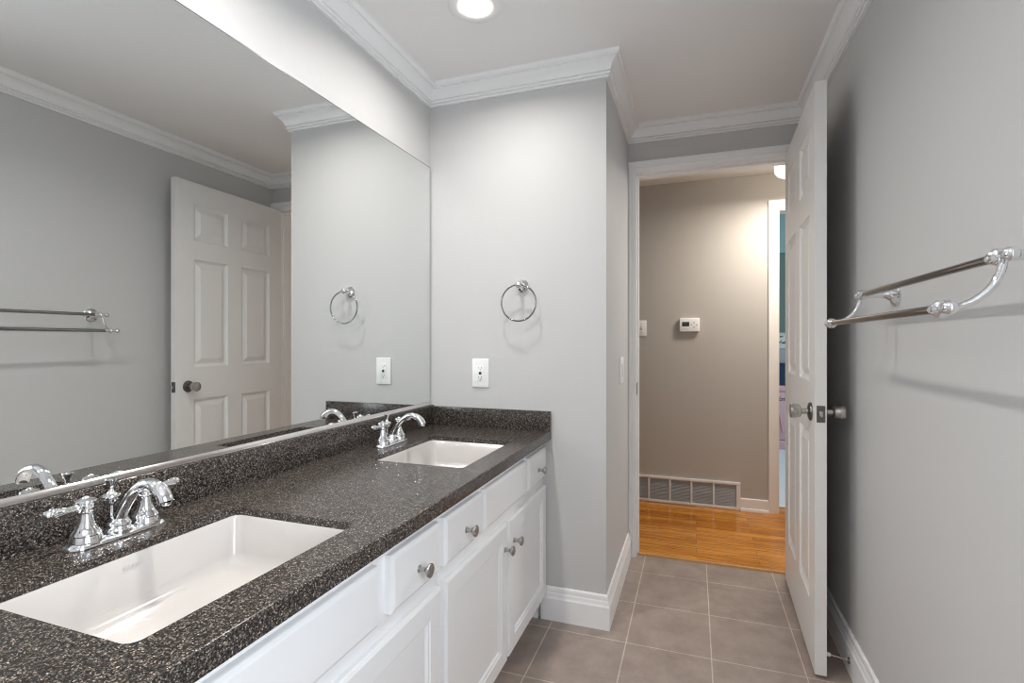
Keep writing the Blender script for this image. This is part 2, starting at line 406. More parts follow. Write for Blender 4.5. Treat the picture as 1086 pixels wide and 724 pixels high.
for xo, xi in ((0.469, 0.529), (1.358, 1.298)):
    s = 1 if xi > xo else -1
    pr = [(0, 0), (0, .017), (.012, .018), (.03, .014), (.055, .010), (.060, .007), (.060, 0)]
    b_.loops([[(xo+s*o, HY-d, 0.008) for o, d in pr], [(xo+s*o, HY-d, 2.03) for o, d in pr]], True, True, True)
pr = [(.06, 0), (.06, .017), (.048, .018), (.03, .014), (.005, .010), (0, .007), (0, 0)]
b_.loops([[(0.469, HY-d, 2.026+o) for o, d in pr], [(1.358, HY-d, 2.026+o) for o, d in pr]], True, True, True)
b_.box(BX0-0.005, BX0+0.006, HY, HY+0.12, 0.008, 2.04); b_.box(BX1-0.006, BX1+.005, HY, HY+0.12, 0.008, 2.04); b_.box(BX0+.006, BX1-.006, HY, HY+0.12, 2.02, 2.04)
struct('trim_10', b_, M['halltrim'], 'white casing around the bedroom doorway across the hall', 'door casing', angle=20)
hb = [(0, .082), (.004, .082), (.010, .078), (.011, .066), (.012, .018), (.020, .016), (.024, .004), (.024, .0)]
struct('baseboard_hall', MB().sweep([(o, z+.008) for o, z in hb], [(0.469, HY), (0.297, HY)]), M['halltrim'], 'short white baseboard between air grille and bedroom casing', 'baseboard', angle=25)
struct('floor_bedroom', MB().box(-0.6, 2.5, 3.93, 6.7, -0.05, 0.004), M['carpet'], 'pale blue bedroom carpet beyond the hall', 'carpet')
tag(MB().box(BX0+.006, BX1-.006, 3.915, 3.945, 0.004, 0.013, 0.003).build('threshold_strip', M['brass']), 'thin brass carpet strip in the bedroom doorway', 'threshold strip')
struct('ceiling_bedroom', MB().box(-0.6, 2.5, 3.92, 6.7, 2.75, 2.8), M['ceiling'], 'bedroom ceiling', 'ceiling')
b_ = MB(); b_.box(-0.6, 2.5, 6.6, 6.7, 0, 2.17)
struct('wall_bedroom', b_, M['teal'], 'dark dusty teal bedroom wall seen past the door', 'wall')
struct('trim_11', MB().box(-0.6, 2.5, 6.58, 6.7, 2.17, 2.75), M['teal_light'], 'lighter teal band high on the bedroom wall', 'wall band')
struct('wall_bedroom_left', MB().box(-0.7, -0.6, 3.92, 6.7, 0, 2.75), M['teal'], 'teal bedroom wall on the left', 'wall')
struct('wall_bedroom_right', MB().box(2.5, 2.6, 3.92, 6.7, 0, 2.75), M['teal'], 'teal bedroom wall on the right', 'wall')
struct('wall_bedroom_near', MB().box(-0.6, 2.5, 3.80, 3.92, HZ+.1, 2.75), M['teal'], 'bedroom wall over its doorway', 'wall')

# ------------------------------------------------------------------ wall mirror
MX = -1.1215; MZ0, MZ1 = 0.8790, 1.9345; MY0, MY1 = -0.25, 2.0575
t_ = thing('wall_mirror', 'large frameless mirror over the vanity backsplash', 'mirror', (XL, 0.9, MZ0))
def atp(mb, p): return mb.xf(Matrix.Translation(-Vector(p)))     # shapes given in room coordinates, parent at p
mp_ = (XL, 0.9, MZ0)
b_ = MB(); b_.box(XL+0.0003, MX-0.0008, MY0, MY1, MZ0, MZ1); atp(b_, mp_).build('glass_edge', M['mirror_edge'], t_)
b_ = MB(); b_.poly([(MX, MY0+.0028, MZ0+.001), (MX, MY1-.0028, MZ0+.001), (MX, MY1-.0028, MZ1-.0028), (MX, MY0+.0015, MZ1-.0028)])
b_.loops([[(MX, MY0+.0028, MZ0+.001), (MX, MY1-.0028, MZ0+.001), (MX, MY1-.0028, MZ1-.0028), (MX, MY0+.0015, MZ1-.0028)],
          [(MX-.0008, MY0+.0028, MZ0+.001), (MX-.0008, MY1-.0028, MZ0+.001), (MX-.0008, MY1-.0028, MZ1-.0028), (MX-.0008, MY0+.0015, MZ1-.0028)]])
atp(b_, mp_).build('mirror_glass', M['mirror'], t_, angle=10)
b_ = MB(); pf = [(XL+.0003, .8662), (MX+.0075, .8662), (MX+.0082, .8668), (MX+.0078, .8680), (MX+.0012, .8788), (MX+.0002, .8794), (XL+.0003, .8788)]
b_.loops([[(x, MY0, z) for x, z in pf], [(x, MY1, z) for x, z in pf]], True, True, True); atp(b_, mp_).build('bottom_channel', M['channel'], t_)['label'] = 'polished metal channel along the lower edge of the mirror'

# ------------------------------------------------------------------ vanity cabinets
XF = -0.594           # face frame
XD = -0.575           # face of doors and drawers
def slab(mb, y0, y1, z0, z1):      # drawer front: slab with a broad eased edge
    def R(x, i): return [(x, y0+i, z0+i), (x, y1-i, z0+i), (x, y1-i, z1-i), (x, y0+i, z1-i)]
    mb.loops([R(XF, 0.0005), R(XD-.008, 0), R(XD-.005, .0012), R(XD-.0015, .006), R(XD, .0095)], True, True, True)
def framed(mb, y0, y1, z0, z1):    # cabinet door: frame with recessed panel and a beaded inner edge
    def R(x, i): return [(x, y0+i, z0+i), (x, y1-i, z0+i), (x, y1-i, z1-i), (x, y0+i, z1-i)]
    f = 0.052
    mb.loops([R(XF, .0005), R(XD-.007, 0), R(XD-.003, .0015), R(XD, .007), R(XD, f), R(XD-.003, f+.003), R(XD-.0035, f+.008), R(XD-.008, f+.013), R(XD-.0085, f+.014)], True, True, True)
def knob_mb(y, z, parent):
    mb = MB()
    mb.lathe([(.0085, 0), (.0085, .002), (.006, .004), (.005, .010), (.0055, .014), (.0085, .019), (.0125, .0225), (.0150, .0255), (.0158, .028), (.0150, .0305), (.011, .0325), (.004, .0335), (0, .0336)], (0, 0, 0), (1, 0, 0), 24)
    return mb.build('knob', M['nickel'], parent, loc=(XD-XFP[0], y-XFP[1], z-XFP[2]))
def carcass(mb, y0, y1):
    for a in (y0, y1-0.016): mb.box(-1.10, XF-0.018, a, a+0.016, 0.0, 0.7445)
    mb.box(-1.10, XF-0.018, y0+.016, y1-.016, 0.095, 0.111); mb.box(-1.112, -1.10, y0, y1, 0.0, 0.7445)
TZ0, TZ1, DZ0, DZ1 = 0.595, 0.715, 0.105, 0.558
def cabinet(label, y0, y1, fronts, doors):
    global XFP
    XFP = (XF, y0, 0)
    t_ = thing('vanity_cabinet', label, 'cabinet', XFP)
    b_ = MB(); carcass(b_, y0, y1); atp(b_, XFP).build('carcass', M['cabinet'], t_)
    b_ = MB(); b_.box(XF-0.018, XF, y0, y1, 0.095, 0.7445, 0.001); atp(b_, XFP).build('face_frame', M['cabinet'], t_)
    b_ = MB(); b_.box(XF-0.06, XF-0.055, y0, y1, 0.0, 0.095); atp(b_, XFP).build('toe_kick', M['cabinet'], t_)
    for a, c, k in fronts:
        b_ = MB(); slab(b_, a, c, TZ0, TZ1)
        o = atp(b_, XFP).build('drawer_front' if k else 'false_front', M['cabinet'], t_, angle=12)
        if k: 
            kb = knob_mb((a+c)/2+.0, 0.643 if False else 0.650-.004, o)
    for a, c, ky in doors:
        b_ = MB(); framed(b_, a, c, DZ0, DZ1)
        o = atp(b_, XFP).build('cabinet_door', M['cabinet'], t_, angle=12)
        knob_mb(ky, 0.478, o)
    return t_
cabinet('white vanity cabinet under the near sink, cut by the bottom of the photo', 0.10, 1.122,
        [(0.19, 0.43, 1), (0.455, 0.853, 0), (0.898, 1.110, 1)], [(0.19, 0.642, 0.615), (0.662, 1.110, 0.69)])
cabinet('white vanity cabinet under the far sink, next to the end wall', 1.1235, 2.0615,
        [(1.135, 1.373, 1), (1.389, 1.791, 0), (1.816, 2.046, 1)], [(1.139, 1.579, 1.553), (1.598, 2.046, 1.640)])

# ------------------------------------------------------------------ granite countertop with two cut-outs
CT0, CTS, CT1 = 0.745, 0.764, 0.780
CX0, CX1 = XL+0.001, -0.5590
CY0, CY1 = 0.085, YE-0.0005
SINKS = [(-0.9650, -0.6460, 0.4320, 0.8760), (-0.9700, -0.6370, 1.3650, 1.7930)]
def rrect(x0, x1, y0, y1, r, z, n=6):
    pts = []
    for cx, cy, a0 in ((x1-r, y1-r, 0), (x0+r, y1-r, 90), (x0+r, y0+r, 180), (x1-r, y0+r, 270)):
        for k in range(n+1):
            a = math.radians(a0+90*k/n); pts.append((cx+r*math.cos(a), cy+r*math.sin(a), z))
    return pts
def slab_face(mb, z, xa, xb):
    ys = [CY0]
    for (x0, x1, y0, y1), pad in zip(SINKS, (0.03, 0.03)):
        ya, yb = y0-pad, y1+pad; xa2, xb2 = xa, xb
        mb.poly([(xa, ys[-1], z), (xb, ys[-1], z), (xb, ya, z), (xa, ya, z)])
        ys.append(yb)
        inner = [mb.bm.verts.new(p) for p in rrect(x0, x1, y0, y1, 0.018, z)]
        oc = [mb.bm.verts.new(p) for p in ((xb, yb, z), (xa, yb, z), (xa, ya, z), (xb, ya, z))]
        n = 7
        for q in range(4):
            for k in range(n-1): mb.bm.faces.new((inner[q*n+k], inner[q*n+k+1], oc[q]))
            mb.bm.faces.new((inner[q*n+n-1], inner[((q+1) % 4)*n], oc[(q+1) % 4], oc[q]))
    mb.poly([(xa, ys[-1], z), (xb, ys[-1], z), (xb, CY1, z), (xa, CY1, z)])
t_ = thing('countertop', 'long speckled black and tan granite worktop on the white vanity', 'countertop', (CX1, CY0, CT0)); cp_ = (CX1, CY0, CT0)
b_ = MB()
slab_face(b_, CT1, CX0, CX1-.004); slab_face(b_, CTS, CX0, CX1-.030)
b_.poly([(CX1-.030, CY0, CTS), (CX1-.030, CY1, CTS), (CX1-.030, CY1, CT0), (CX1-.030, CY0, CT0)]); b_.poly([(CX1-.030, CY0, CT0), (CX1-.030, CY1, CT0), (CX1, CY1, CT0), (CX1, CY0, CT0)])
for s in SINKS: b_.loops([rrect(*s, 0.018, CT1), rrect(*s, 0.018, CTS)])
fr = [(CX1-.004, CT1), (CX1-.0015, CT1-.0008), (CX1-.0004, CT1-.002), (CX1, CT1-.004), (CX1, CT0)]
b_.loops([[(x, CY0, z) for x, z in fr], [(x, CY1, z) for x, z in fr]], False)
for y in (CY0, CY1): b_.poly([(CX0, y, CTS), (CX0, y, CT1)] + [(x, y, z) for x, z in fr] + [(CX1-.030, y, CT0), (CX1-.030, y, CTS)])
b_.poly([(CX0, CY0, CTS), (CX0, CY1, CTS), (CX0, CY1, CT1), (CX0, CY0, CT1)])
atp(b_, cp_).build('worktop_slab', M['granite'], t_, angle=60)
b_ = MB(); b_.box(CX0, -1.1030, CY0, CY1, CT1, 0.8655, 0.0012); atp(b_, cp_).build('backsplash', M['granite'], t_)
b_ = MB(); b_.box(-1.1030, CX1, CY1-0.0195, CY1, CT1, 0.8610, 0.0012); atp(b_, cp_).build('side_splash', M['granite'], t_)

# ------------------------------------------------------------------ undermount sinks
def sink(label, s, brand):
    x0, x1, y0, y1 = s; cx, cy = (x0+x1)/2, (y0+y1)/2
    p = (cx, cy, CTS)
    t_ = thing('undermount_sink', label, 'sink', p, group='rectangular white sinks')
    b_ = MB(); zt = CTS-0.0005
    R = lambda i, r, z: rrect(x0+i, x1-i, y0+i, y1-i, r, z)
    b_.loops([R(-.022, .03, zt), R(.0005, .018, zt), R(.0035, .019, zt-.004), R(.010, .022, zt-.076), R(.016, .026, zt-.088), R(.024, .030, zt-.0955), R(.034, .034, zt-.098), R(.075, .03, zt-.100), R(.135, .02, zt-.104)], True, False, True)
    b_.loops([R(-.022, .03, zt), R(-.022, .03, zt-.02), R(-.006, .03, zt-.08), R(.014, .03, zt-.110), R(.13, .02, zt-.115)], True, False, True)
    atp(b_, p).build('basin', M['porcelain'], t_, angle=40)
    b_ = MB(); b_.lathe([(.024, .0), (.031, .001), (.032, .003), (.026, .0035), (.022, .001), (.018, -.002), (.0, -.002)], (cx, cy, zt-.1035), (0, 0, 1), 28)
    b_.lathe([(.016, 0), (.017, .006), (.012, .009), (0, .0095)], (cx, cy, zt-.1045), (0, 0, 1), 24)
    atp(b_, p).build('drain', M['chrome'], t_)
    if brand:
        mt = Matrix.Translation((x0+.0082-cx, 0.6490-cy, -0.0065-.030+0.030)) @ Matrix(((0, 0, 1, 0), (1, 0, 0, 0), (0, 1, 0, 0), (0, 0, 0, 1)))
        mt = Matrix.Translation((x0+.0060-cx, 0.645-cy, -0.018)) @ Matrix.Rotation(math.radians(-6), 4, 'Y') @ Matrix(((0, 0, 1, 0), (1, 0, 0, 0), (0, 1, 0, 0), (0, 0, 0, 1)))
        text_mesh('maker_lettering', 'KOHLER', 0.0085, M['faint_mark'], t_, mt, 0.0003)['label'] = 'faint grey lettering on the back of the basin'
    return t_
sink('white rectangular sink set in granite nearest the viewer', SINKS[0], True)
sink('white rectangular sink set in granite near the end wall', SINKS[1], False)

# ------------------------------------------------------------------ chrome centreset faucets
def faucet(label, cx, cy):
    t_ = thing('centerset_faucet', label, 'faucet', (cx, cy, CT1), group='chrome two handle faucets')
    # base plate: long boat shape
    def boat(h, grow, z, n=40):
        pts = []
        for k in range(n):
            a = 2*PI*k/n; ca, sa = math.cos(a), math.sin(a)
            yy = (0.0610*(1 if sa > 0 else -1 if sa < 0 else 0)*min(1, abs(sa)*3) + (h+grow)*sa)
            pinch = 1.0 - 0.18*(1-min(1, abs(yy)/0.05))*0.0
            pts.append(((h+grow)*ca*pinch, yy, z))
        return pts
    b_ = MB(); b_.loops([boat(.027, .0005, .0003), boat(.027, .001, .003), boat(.027, -.001, .006), boat(.027, -.004, .0085), boat(.027, -.008, .010), boat(.027, -.014, .0125)], True, True, True)
    b_.build('base_plate', M['chrome'], t_, angle=50)
    b_ = MB(); b_.lathe([(.0225, .008), (.0225, .014), (.019, .018), (.0185, .021), (.020, .0225), (.0195, .026), (.0155, .030), (.0145, .034), (.012, .035)], (0.004, 0, 0), (0, 0, 1), 28)
    b_.build('spout_collar', M['chrome'], t_)
    pts = [(.003, 0, .024), (.008, 0, .034), (.017, 0, .050), (.028, 0, .066), (.041, 0, .082), (.055, 0, .095), (.070, 0, .1035), (.085, 0, .1065), (.099, 0, .1045), (.112, 0, .099), (.121, 0, .0915), (.127, 0, .083), (.129, 0, .077)]
    rs = [.0115, .0110, .0105, .0102, .0100, .0102, .0106, .0112, .0120, .0128, .0134, .0138, .0138]
    b_ = MB(); b_.tube(pts, rs, 18, 0.86); b_.build('spout', M['chrome'], t_)
    b_ = MB(); b_.lathe([(.0100, .0), (.0104, -.004), (.009, -.006), (.008, -.004), (0, -.004)], (.1287, 0, .078), (.1, 0, 1), 20); b_.build('aerator', M['chrome'], t_)
    for s in (-1, 1):
        y = s*0.0535
        h = MB(); h.lathe([(.0262, .006), (.0262, .010), (.0245, .016), (.0228, .0205), (.0235, .0225), (.0225, .0250), (.0185, .0300), (.0150, .0370), (.0122, .0460), (.0105, .0555), (.0100, .0590), (.0112, .0605), (.0112, .0625), (.0092, .0645), (.0092, .0655), (.0118, .0680), (.0120, .0740), (.0100, .0770)], (0, y, 0), (0, 0, 1), 28)
        ho = h.build('handle_body', M['chrome'], t_)
        c_ = MB(); c_.lathe([(.008, .0755), (.0125, .0785), (.0158, .0805), (.0150, .0830), (.0110, .0850), (.0060, .0862), (.0045, .0885), (.002, .0900), (0, .0902)], (0, y, 0), (0, 0, 1), 24)
        c_.build('handle_cap', M['chrome'], ho)
        d = (0.06, s*1.0, 0.05)
        l = MB(); l.lathe([(.0060, .006), (.0064, .014), (.0080, .017), (.0062, .020), (.0058, .028), (.0064, .036), (.0080, .049), (.0092, .0525), (.0092, .0565), (.0068, .058), (.0064, .0605), (.0078, .0625), (.0064, .0655), (.0035, .067), (0, .0675)], (0, y, .0712), d, 20)
        l.build('lever', M['chrome'], ho)
    r_ = MB(); r_.lathe([(.0075, .008), (.0075, .012), (.0030, .014), (.0030, .055), (.0060, .058), (.0090, .062), (.0115, .067), (.0085, .0695), (.0125, .0715), (.0160, .0735), (.0150, .0760), (.0080, .0785), (.0045, .083), (.0040, .088), (.0050, .094), (.0085, .101), (.0100, .105), (.0090, .1070), (.003, .1085), (0, .1086)], (-.017, 0, 0), (0, 0, 1), 24)
    r_.build('lift_rod', M['chrome'], t_)
    return t_
faucet('chrome two handle faucet behind the near sink', -1.040, 0.6726)
faucet('chrome two handle faucet behind the far sink by the end wall', -1.036, 1.607)

# ------------------------------------------------------------------ bathroom door, swung open to the right
ang = math.radians(1.85)
DW, DT, DH = 0.772, 0.0355, 2.028
hx, hy = 0.4149, 2.7730           # hinge-side corner of the hall-side face
t_ = thing('door_1', 'white six panel door standing open against the right wall', 'door', (hx, hy, 0.012), 0, kind='structure')
# local frame: a = distance from hinge towards the free edge, d = depth from the hall face towards the right wall
Dv = Vector((-math.sin(ang), -math.cos(ang), 0)); Nv = Vector((math.cos(ang), -math.sin(ang), 0))
def D(a, d, z): return tuple(Dv*a + Nv*d + Vector((0, 0, z)))
DM = Matrix(((Dv.x, Nv.x, 0, 0), (Dv.y, Nv.y, 0, 0), (0, 0, 1, 0), (0, 0, 0, 1)))
cols = [(0.104, 0.334), (0.434, 0.664)]
rows = [(0.212, 0.815), (0.995, 1.598), (1.703, 1.908)]
b_ = MB()
av = [0] + [x for c in cols for x in c] + [DW]; zv = [0] + [z for r in rows for z in r] + [DH]
holes = {(1, 1), (3, 1), (1, 3), (3, 3), (1, 5), (3, 5)}
for i in range(len(av)-1):
    for j in range(len(zv)-1):
        for d0, sg in ((0.0, 1), (DT, -1)):
            a0, a1, z0, z1 = av[i], av[i+1], zv[j], zv[j+1]
            if (i, j) not in holes:
                b_.poly([(a0, d0, z0), (a1, d0, z0), (a1, d0, z1), (a0, d0, z1)])
            else:
                def R(k, dd): return [(a0+k, d0+sg*dd, z0+k), (a1-k, d0+sg*dd, z0+k), (a1-k, d0+sg*dd, z1-k), (a0+k, d0+sg*dd, z1-k)]
                b_.loops([R(0, 0), R(.002, .0045), R(.012, .0115), R(.017, .0125), R(.020, .0125), R(.046, .0025), R(.048, .0025)], True, False, True)
b_.loops([[(0, 0, 0), (DW, 0, 0), (DW, 0, DH), (0, 0, DH)], [(0, DT, 0), (DW, DT, 0), (DW, DT, DH), (0, DT, DH)]])
b_.xf(DM).build('door_leaf', M['door'], t_, angle=8)
KZ = 0.890; KA = DW-0.072
for sg, nm in ((-1, 'hall'), (1, 'room')):
    d0 = 0.0 if sg < 0 else DT
    k = MB(); k.lathe([(.0325, 0), (.0325, .003), (.030, .007), (.022, .010), (.014, .012)], D(KA, d0, KZ), Nv*sg, 32)
    ko = k.build('knob_rose', M['bronze'], t_)
    k = MB(); k.lathe([(.0105, .010), (.0105, .030), (.0160, .031), (.0212, .034), (.0235, .040), (.0252, .052), (.0262, .0625), (.0255, .0655), (.0215, .0670), (.006, .0670), (.005, .0682), (0, .0682)], D(KA, d0, KZ), Nv*sg, 32)
    k.build('door_knob', M['nickel'], ko)
k = MB(); k.box(DW-.0002, DW+.0015, DT/2-.0125, DT/2+.0125, KZ-.0285, KZ+.0285); k.xf(DM); lp = k.build('latch_plate', M['bronze'], t_)
k = MB(); k.box(DW+.0014, DW+.008, DT/2-.006, DT/2+.006, KZ-.010, KZ+.010, .002); k.xf(DM).build('latch_bolt', M['nickel'], lp)
for z in (0.25, 1.02, 1.78):
    k = MB(); k.lathe([(.006, 0), (.006, .085), (.004, .088), (0, .089)], D(-.006, DT+.002, z), (0, 0, 1), 16)
    k.box(-.004, .012, DT-.0006, DT+.0015, z, z+.085, mat=DM)
    k.build('hinge', M['nickel'], t_)

# door stop on the baseboard
t_ = thing('door_stop', 'thin metal door stop with white tip on the right baseboard', 'door stop', (XR-.0155, 2.052, 0.052))
ax = Vector((-1, -0.1, 0.20)).normalized()
b_ = MB(); b_.lathe([(.011, 0), (.011, .002), (.008, .005), (.005, .007)], (0, 0, 0), ax, 20); b_.build('mount', M['nickel'], t_)
b_ = MB(); b_.lathe([(.0035, .005), (.0030, .062), (.0030, .064)], (0, 0, 0), ax, 14); b_.build('rod', M['nickel'], t_)
b_ = MB(); b_.lathe([(.0055, .060), (.0065, .062), (.0065, .070), (.005, .073), (0, .0735)], (0, 0, 0), ax, 16); b_.build('rubber_tip', M['rubber'], t_)

# ------------------------------------------------------------------ double towel bar on the right wall
t_ = thing('towel_bar', 'chrome double towel bar on the right wall', 'towel bar', (XR, 1.31, 1.278)); tp = Vector((XR, 1.31, 1.278))
YN, YF = 0.967, 1.665; UX, UZ, LX, LZ = 0.436, 1.278, 0.363, 1.201
def endfit(mb, x, z, y, s):    # collar, ring and ball finial at the end of a bar; s = +1 pointing to +y
    mb.lathe([(.0080, -.036), (.0098, -.034), (.0098, -.024), (.0088, -.022), (.0092, -.019), (.0125, -.016), (.0142, -.012), (.0125, -.008), (.0078, -.0055), (.0066, -.003), (.0066, .006), (.0060, .010), (.0066, .012), (.0098, .0150), (.0112, .0190), (.0104, .0235), (.0075, .0270), (.003, .0285), (0, .0286)], (x, y, z), (0, s, 0), 24)
for x, z, nm in ((UX, UZ, 'upper_bar'), (LX, LZ, 'lower_bar')):
    b_ = MB(); b_.lathe([(.0074, 0), (.0074, YF-YN-.05)], (x, YN+.025, z), (0, 1, 0), 20); bo = b_.xf(Matrix.Translation(-tp)).build('bar', M['rod'], t_)
    for y, s in ((YN, -1), (YF, 1)):
        b_ = MB(); endfit(b_, x, z, y, s); b_.xf(Matrix.Translation(-tp)).build('finial', M['chrome'], bo)
for y in (YN, YF):
    b_ = MB()
    pts = []
    for k in range(15):
        a = PI/2*k/14; pts.append((LX+(UX-LX)*math.sin(a), y, UZ-(UZ-LZ)*math.cos(a)))
    b_.tube(pts, .0058, 14); b_.xf(Matrix.Translation(-tp)).build('curved_arm', M['chrome'], t_)
    b_ = MB(); b_.lathe([(.0330, 0), (.0335, .003), (.0300, .0055), (.0285, .0070), (.0290, .0090), (.0240, .0110), (.0160, .0150), (.0118, .0230), (.0096, .0360), (.0086, .0540), (.0082, .0760), (.0075, .084)], (XR, y, UZ), (-1, 0, 0), 32)
    b_.xf(Matrix.Translation(-tp)).build('wall_post', M['chrome'], t_)

# ------------------------------------------------------------------ towel ring
RC = (-0.6860, YE, 1.386)
t_ = thing('towel_ring', 'round chrome towel ring on the wall beside the mirror', 'towel ring', RC)
b_ = MB(); b_.lathe([(.0275, 0), (.0280, .003), (.0250, .006), (.0255, .009), (.0235, .012), (.0150, .017), (.0100, .024), (.0085, .036), (.0105, .042), (.0125, .048), (.0120, .054), (.008, .058), (0, .060)], (0, 0, 0), (0, -1, 0), 28)
b_.build('wall_post', M['chrome'], t_)
b_ = MB(); b_.lathe([(.004, -.013), (.0062, -.011), (.0062, .011), (.004, .013)], (0, -.049, -.001), (1, 0, 0), 16); b_.build('ring_eye', M['chrome'], t_)
b_ = MB(); b_.torus((0, -.049, -.0755), .0755, .0035, (0, 1, 0), 64, 12); b_.build('ring', M['rod'], t_)

# ------------------------------------------------------------------ outlet on the end wall
t_ = thing('wall_outlet', 'white outlet plate on the wall beside the mirror', 'outlet', (-0.876, YE, 1.0125))
b_ = MB(); b_.box(-.0395, .0395, -.0065, 0, -.0625, .0625, .003, 3); b_.build('cover_plate', M['plastic'], t_)
b_ = MB(); b_.box(-.0165, .0165, -.0085, -.006, -.0335, .0335, .0008); rb = b_.build('receptacle', M['plastic'], t_)
for z in (.0235, -.0185):
    for x, h in ((-.0062, .0036), (.0062, .0045)):
        b_ = MB(); b_.box(x-.0009, x+.0009, -.0088, -.008, z-h, z+h); b_.build('slot', M['black'], rb)
    b_ = MB(); b_.lathe([(.0024, 0), (.0024, .0006)], (0, -.0083, z-.0088), (0, -1, 0), 14); b_.build('ground_hole', M['black'], rb)
b_ = MB(); b_.box(-.0062, .0062, -.0095, -.008, -.0060, .0058, .0006); b_.build('test_button', M['black'], rb)
for z in (.048, -.048):
    b_ = MB(); b_.lathe([(.0028, 0), (.0028, .0008), (.001, .0012)], (0, -.0062, z), (0, -1, 0), 14); b_.build('screw', M['plastic'], t_)

# light switch on the alcove wall
t_ = thing('light_switch', 'white two switch plate on the return wall by the doorway', 'switch', (XA, 2.50, 1.012))
b_ = MB(); b_.box(0, .0062, -.058, .058, -.0635, .0635, .0025, 3); b_.build('cover_plate', M['plastic'], t_)
for y in (-.023, .023):
    b_ = MB(); b_.box(.006, .0072, y-.0165, y+.0165, -.0335, .0335, .0005); rk = b_.build('switch_frame', M['plastic'], t_)
    b_ = MB(); b_.loops([[(.0068, y-.014, -.031), (.0068, y+.014, -.031), (.0068, y+.014, .031), (.0068, y-.014, .031)], [(.0078, y-.013, -.029), (.0078, y+.013, -.029), (.0115, y+.013, .029), (.0115, y-.013, .029)]], True, True, True); b_.build('rocker', M['plastic'], rk)

# ------------------------------------------------------------------ recessed ceiling lights
def downlight(label, x, y, power):
    t_ = thing('recessed_light', label, 'ceiling light', (x, y, CEIL), group='recessed ceiling lights')
    b_ = MB(); b_.lathe([(.093, 0), (.0935, -.0025), (.090, -.005), (.068, -.006), (.060, -.0045), (.057, -.0025), (.056, 0)], (0, 0, 0), (0, 0, 1), 48, cap=False); b_.build('trim_ring', M['ceiling'], t_)
    b_ = MB(); b_.lathe([(.0495, .0), (.0500, -.004), (.048, -.010), (.040, -.0155), (.025, -.019), (0, -.020)], (0, 0, -.0002), (0, 0, 1), 40); b_.build('bulb', M['bulb'], t_)
    l = area('downlight_lamp', (0, 0, -.024), (0, 0, 0), power, WARM, .098, spread=158); l.parent = t_
    return t_
downlight('glowing recessed ceiling light over the far sink', -0.700, 1.600, DOWN_W)
downlight('recessed ceiling light over the near sink', -0.705, 0.700, DOWN_NEAR_W)
downlight('added recessed fill light, unseen behind the viewpoint', -0.25, -0.55, DOWN_FILL_W)

# ------------------------------------------------------------------ hall fittings
t_ = thing('hall_ceiling_light', 'glowing white drum light on the hall ceiling', 'ceiling light', (0.60, 3.36, HZ))
b_ = MB(); b_.lathe([(.160, 0), (.160, -.020), (.156, -.024)], (0, 0, 0), (0, 0, 1), 48); b_.build('canopy', M['trim'], t_)
b_ = MB(); b_.lathe([(.153, -.022), (.153, -.115), (.150, -.128), (.140, -.138), (.110, -.147), (.06, -.152), (0, -.153)], (0, 0, 0), (0, 0, 1), 48); b_.build('glass_shade', M['shade'], t_)
l = area('hall_lamp', (0, 0, -.16), (0, 0, 0), HALL_W, HALLC, .28); l.parent = t_

t_ = thing('air_return_grille', 'wide white louvred air grille low on the hall wall', 'air grille', (-0.16, HY, 0.008))
gx0, gx1 = -0.616+.16, 0.2964+.16; gz1 = .186
b_ = MB(); b_.box(gx0, gx1, -.020, 0, 0.001, .019, .002); b_.box(gx0, gx1, -.020, 0, gz1-.017, gz1, .002); b_.box(gx0, gx0+.026, -.020, 0, .019, gz1-.017); b_.box(gx1-.026, gx1, -.020, 0, .019, gz1-.017)
b_.build('frame', M['grille'], t_)
cell = (gx1-gx0-.052)/6
for k in range(1, 6):
    x = gx0+.026+cell*k
    b_ = MB(); b_.box(x-.006, x+.006, -.018, -.001, .019, gz1-.017); b_.build('mullion', M['grille'], t_)
for k in range(6):
    xa = gx0+.026+cell*k+.006*(k > 0); xb = gx0+.026+cell*(k+1)-.006*(k < 5)
    b_ = MB(); b_.poly([(xa, -.0015, .019), (xb, -.0015, .019), (xb, -.0015, gz1-.017), (xa, -.0015, gz1-.017)])
    n = 16
    for j in range(n):
        z = .021+(gz1-.040)*j/n
        b_.loops([[(xa, -.014, z), (xa, -.013, z+.0012), (xa, -.003, z+.0085), (xa, -.003, z+.007)], [(xb, -.014, z), (xb, -.013, z+.0012), (xb, -.003, z+.0085), (xb, -.003, z+.007)]], True, True, True)
    b_.build('louvre_panel', M['slat'], t_)

t_ = thing('thermostat', 'white digital thermostat on the taupe hall wall', 'thermostat', (-0.030, HY, 1.2645))
b_ = MB(); b_.box(-.064, .064, -.006, 0, -.045, .045, .003); b_.build('wall_base', M['plastic'], t_)
b_ = MB(); b_.box(-.067, .067, -.030, -.005, -.0475, .0475, .007, 3); bd = b_.build('body', M['plastic'], t_)
b_ = MB(); b_.box(-.048, -.001, -.0312, -.0295, -.009, .0215, .001); b_.build('display', M['lcd'], bd)
b_ = MB(); b_.box(-.048, -.001, -.0310, -.0295, -.017, -.0115, .0008); b_.build('soft_key_bar', M['plastic'], bd)
for x, z in ((.031, .017), (.031, -.015), (.014, .001), (.048, .001)):
    b_ = MB(); b_.box(x-.0045, x+.0045, -.0312, -.0295, z-.0035, z+.0035, .0008); b_.build('arrow_button', M['grey_mark'], bd)
for x in (-.046, -.037, -.021, -.012):
    b_ = MB(); b_.box(x-.0025, x+.0025, -.0308, -.0295, -.0325+(.006 if x in (-.037, -.012) else 0), -.0295+(.006 if x in (-.037, -.012) else 0), .0004); b_.build('small_button', M['grey_mark'], bd)

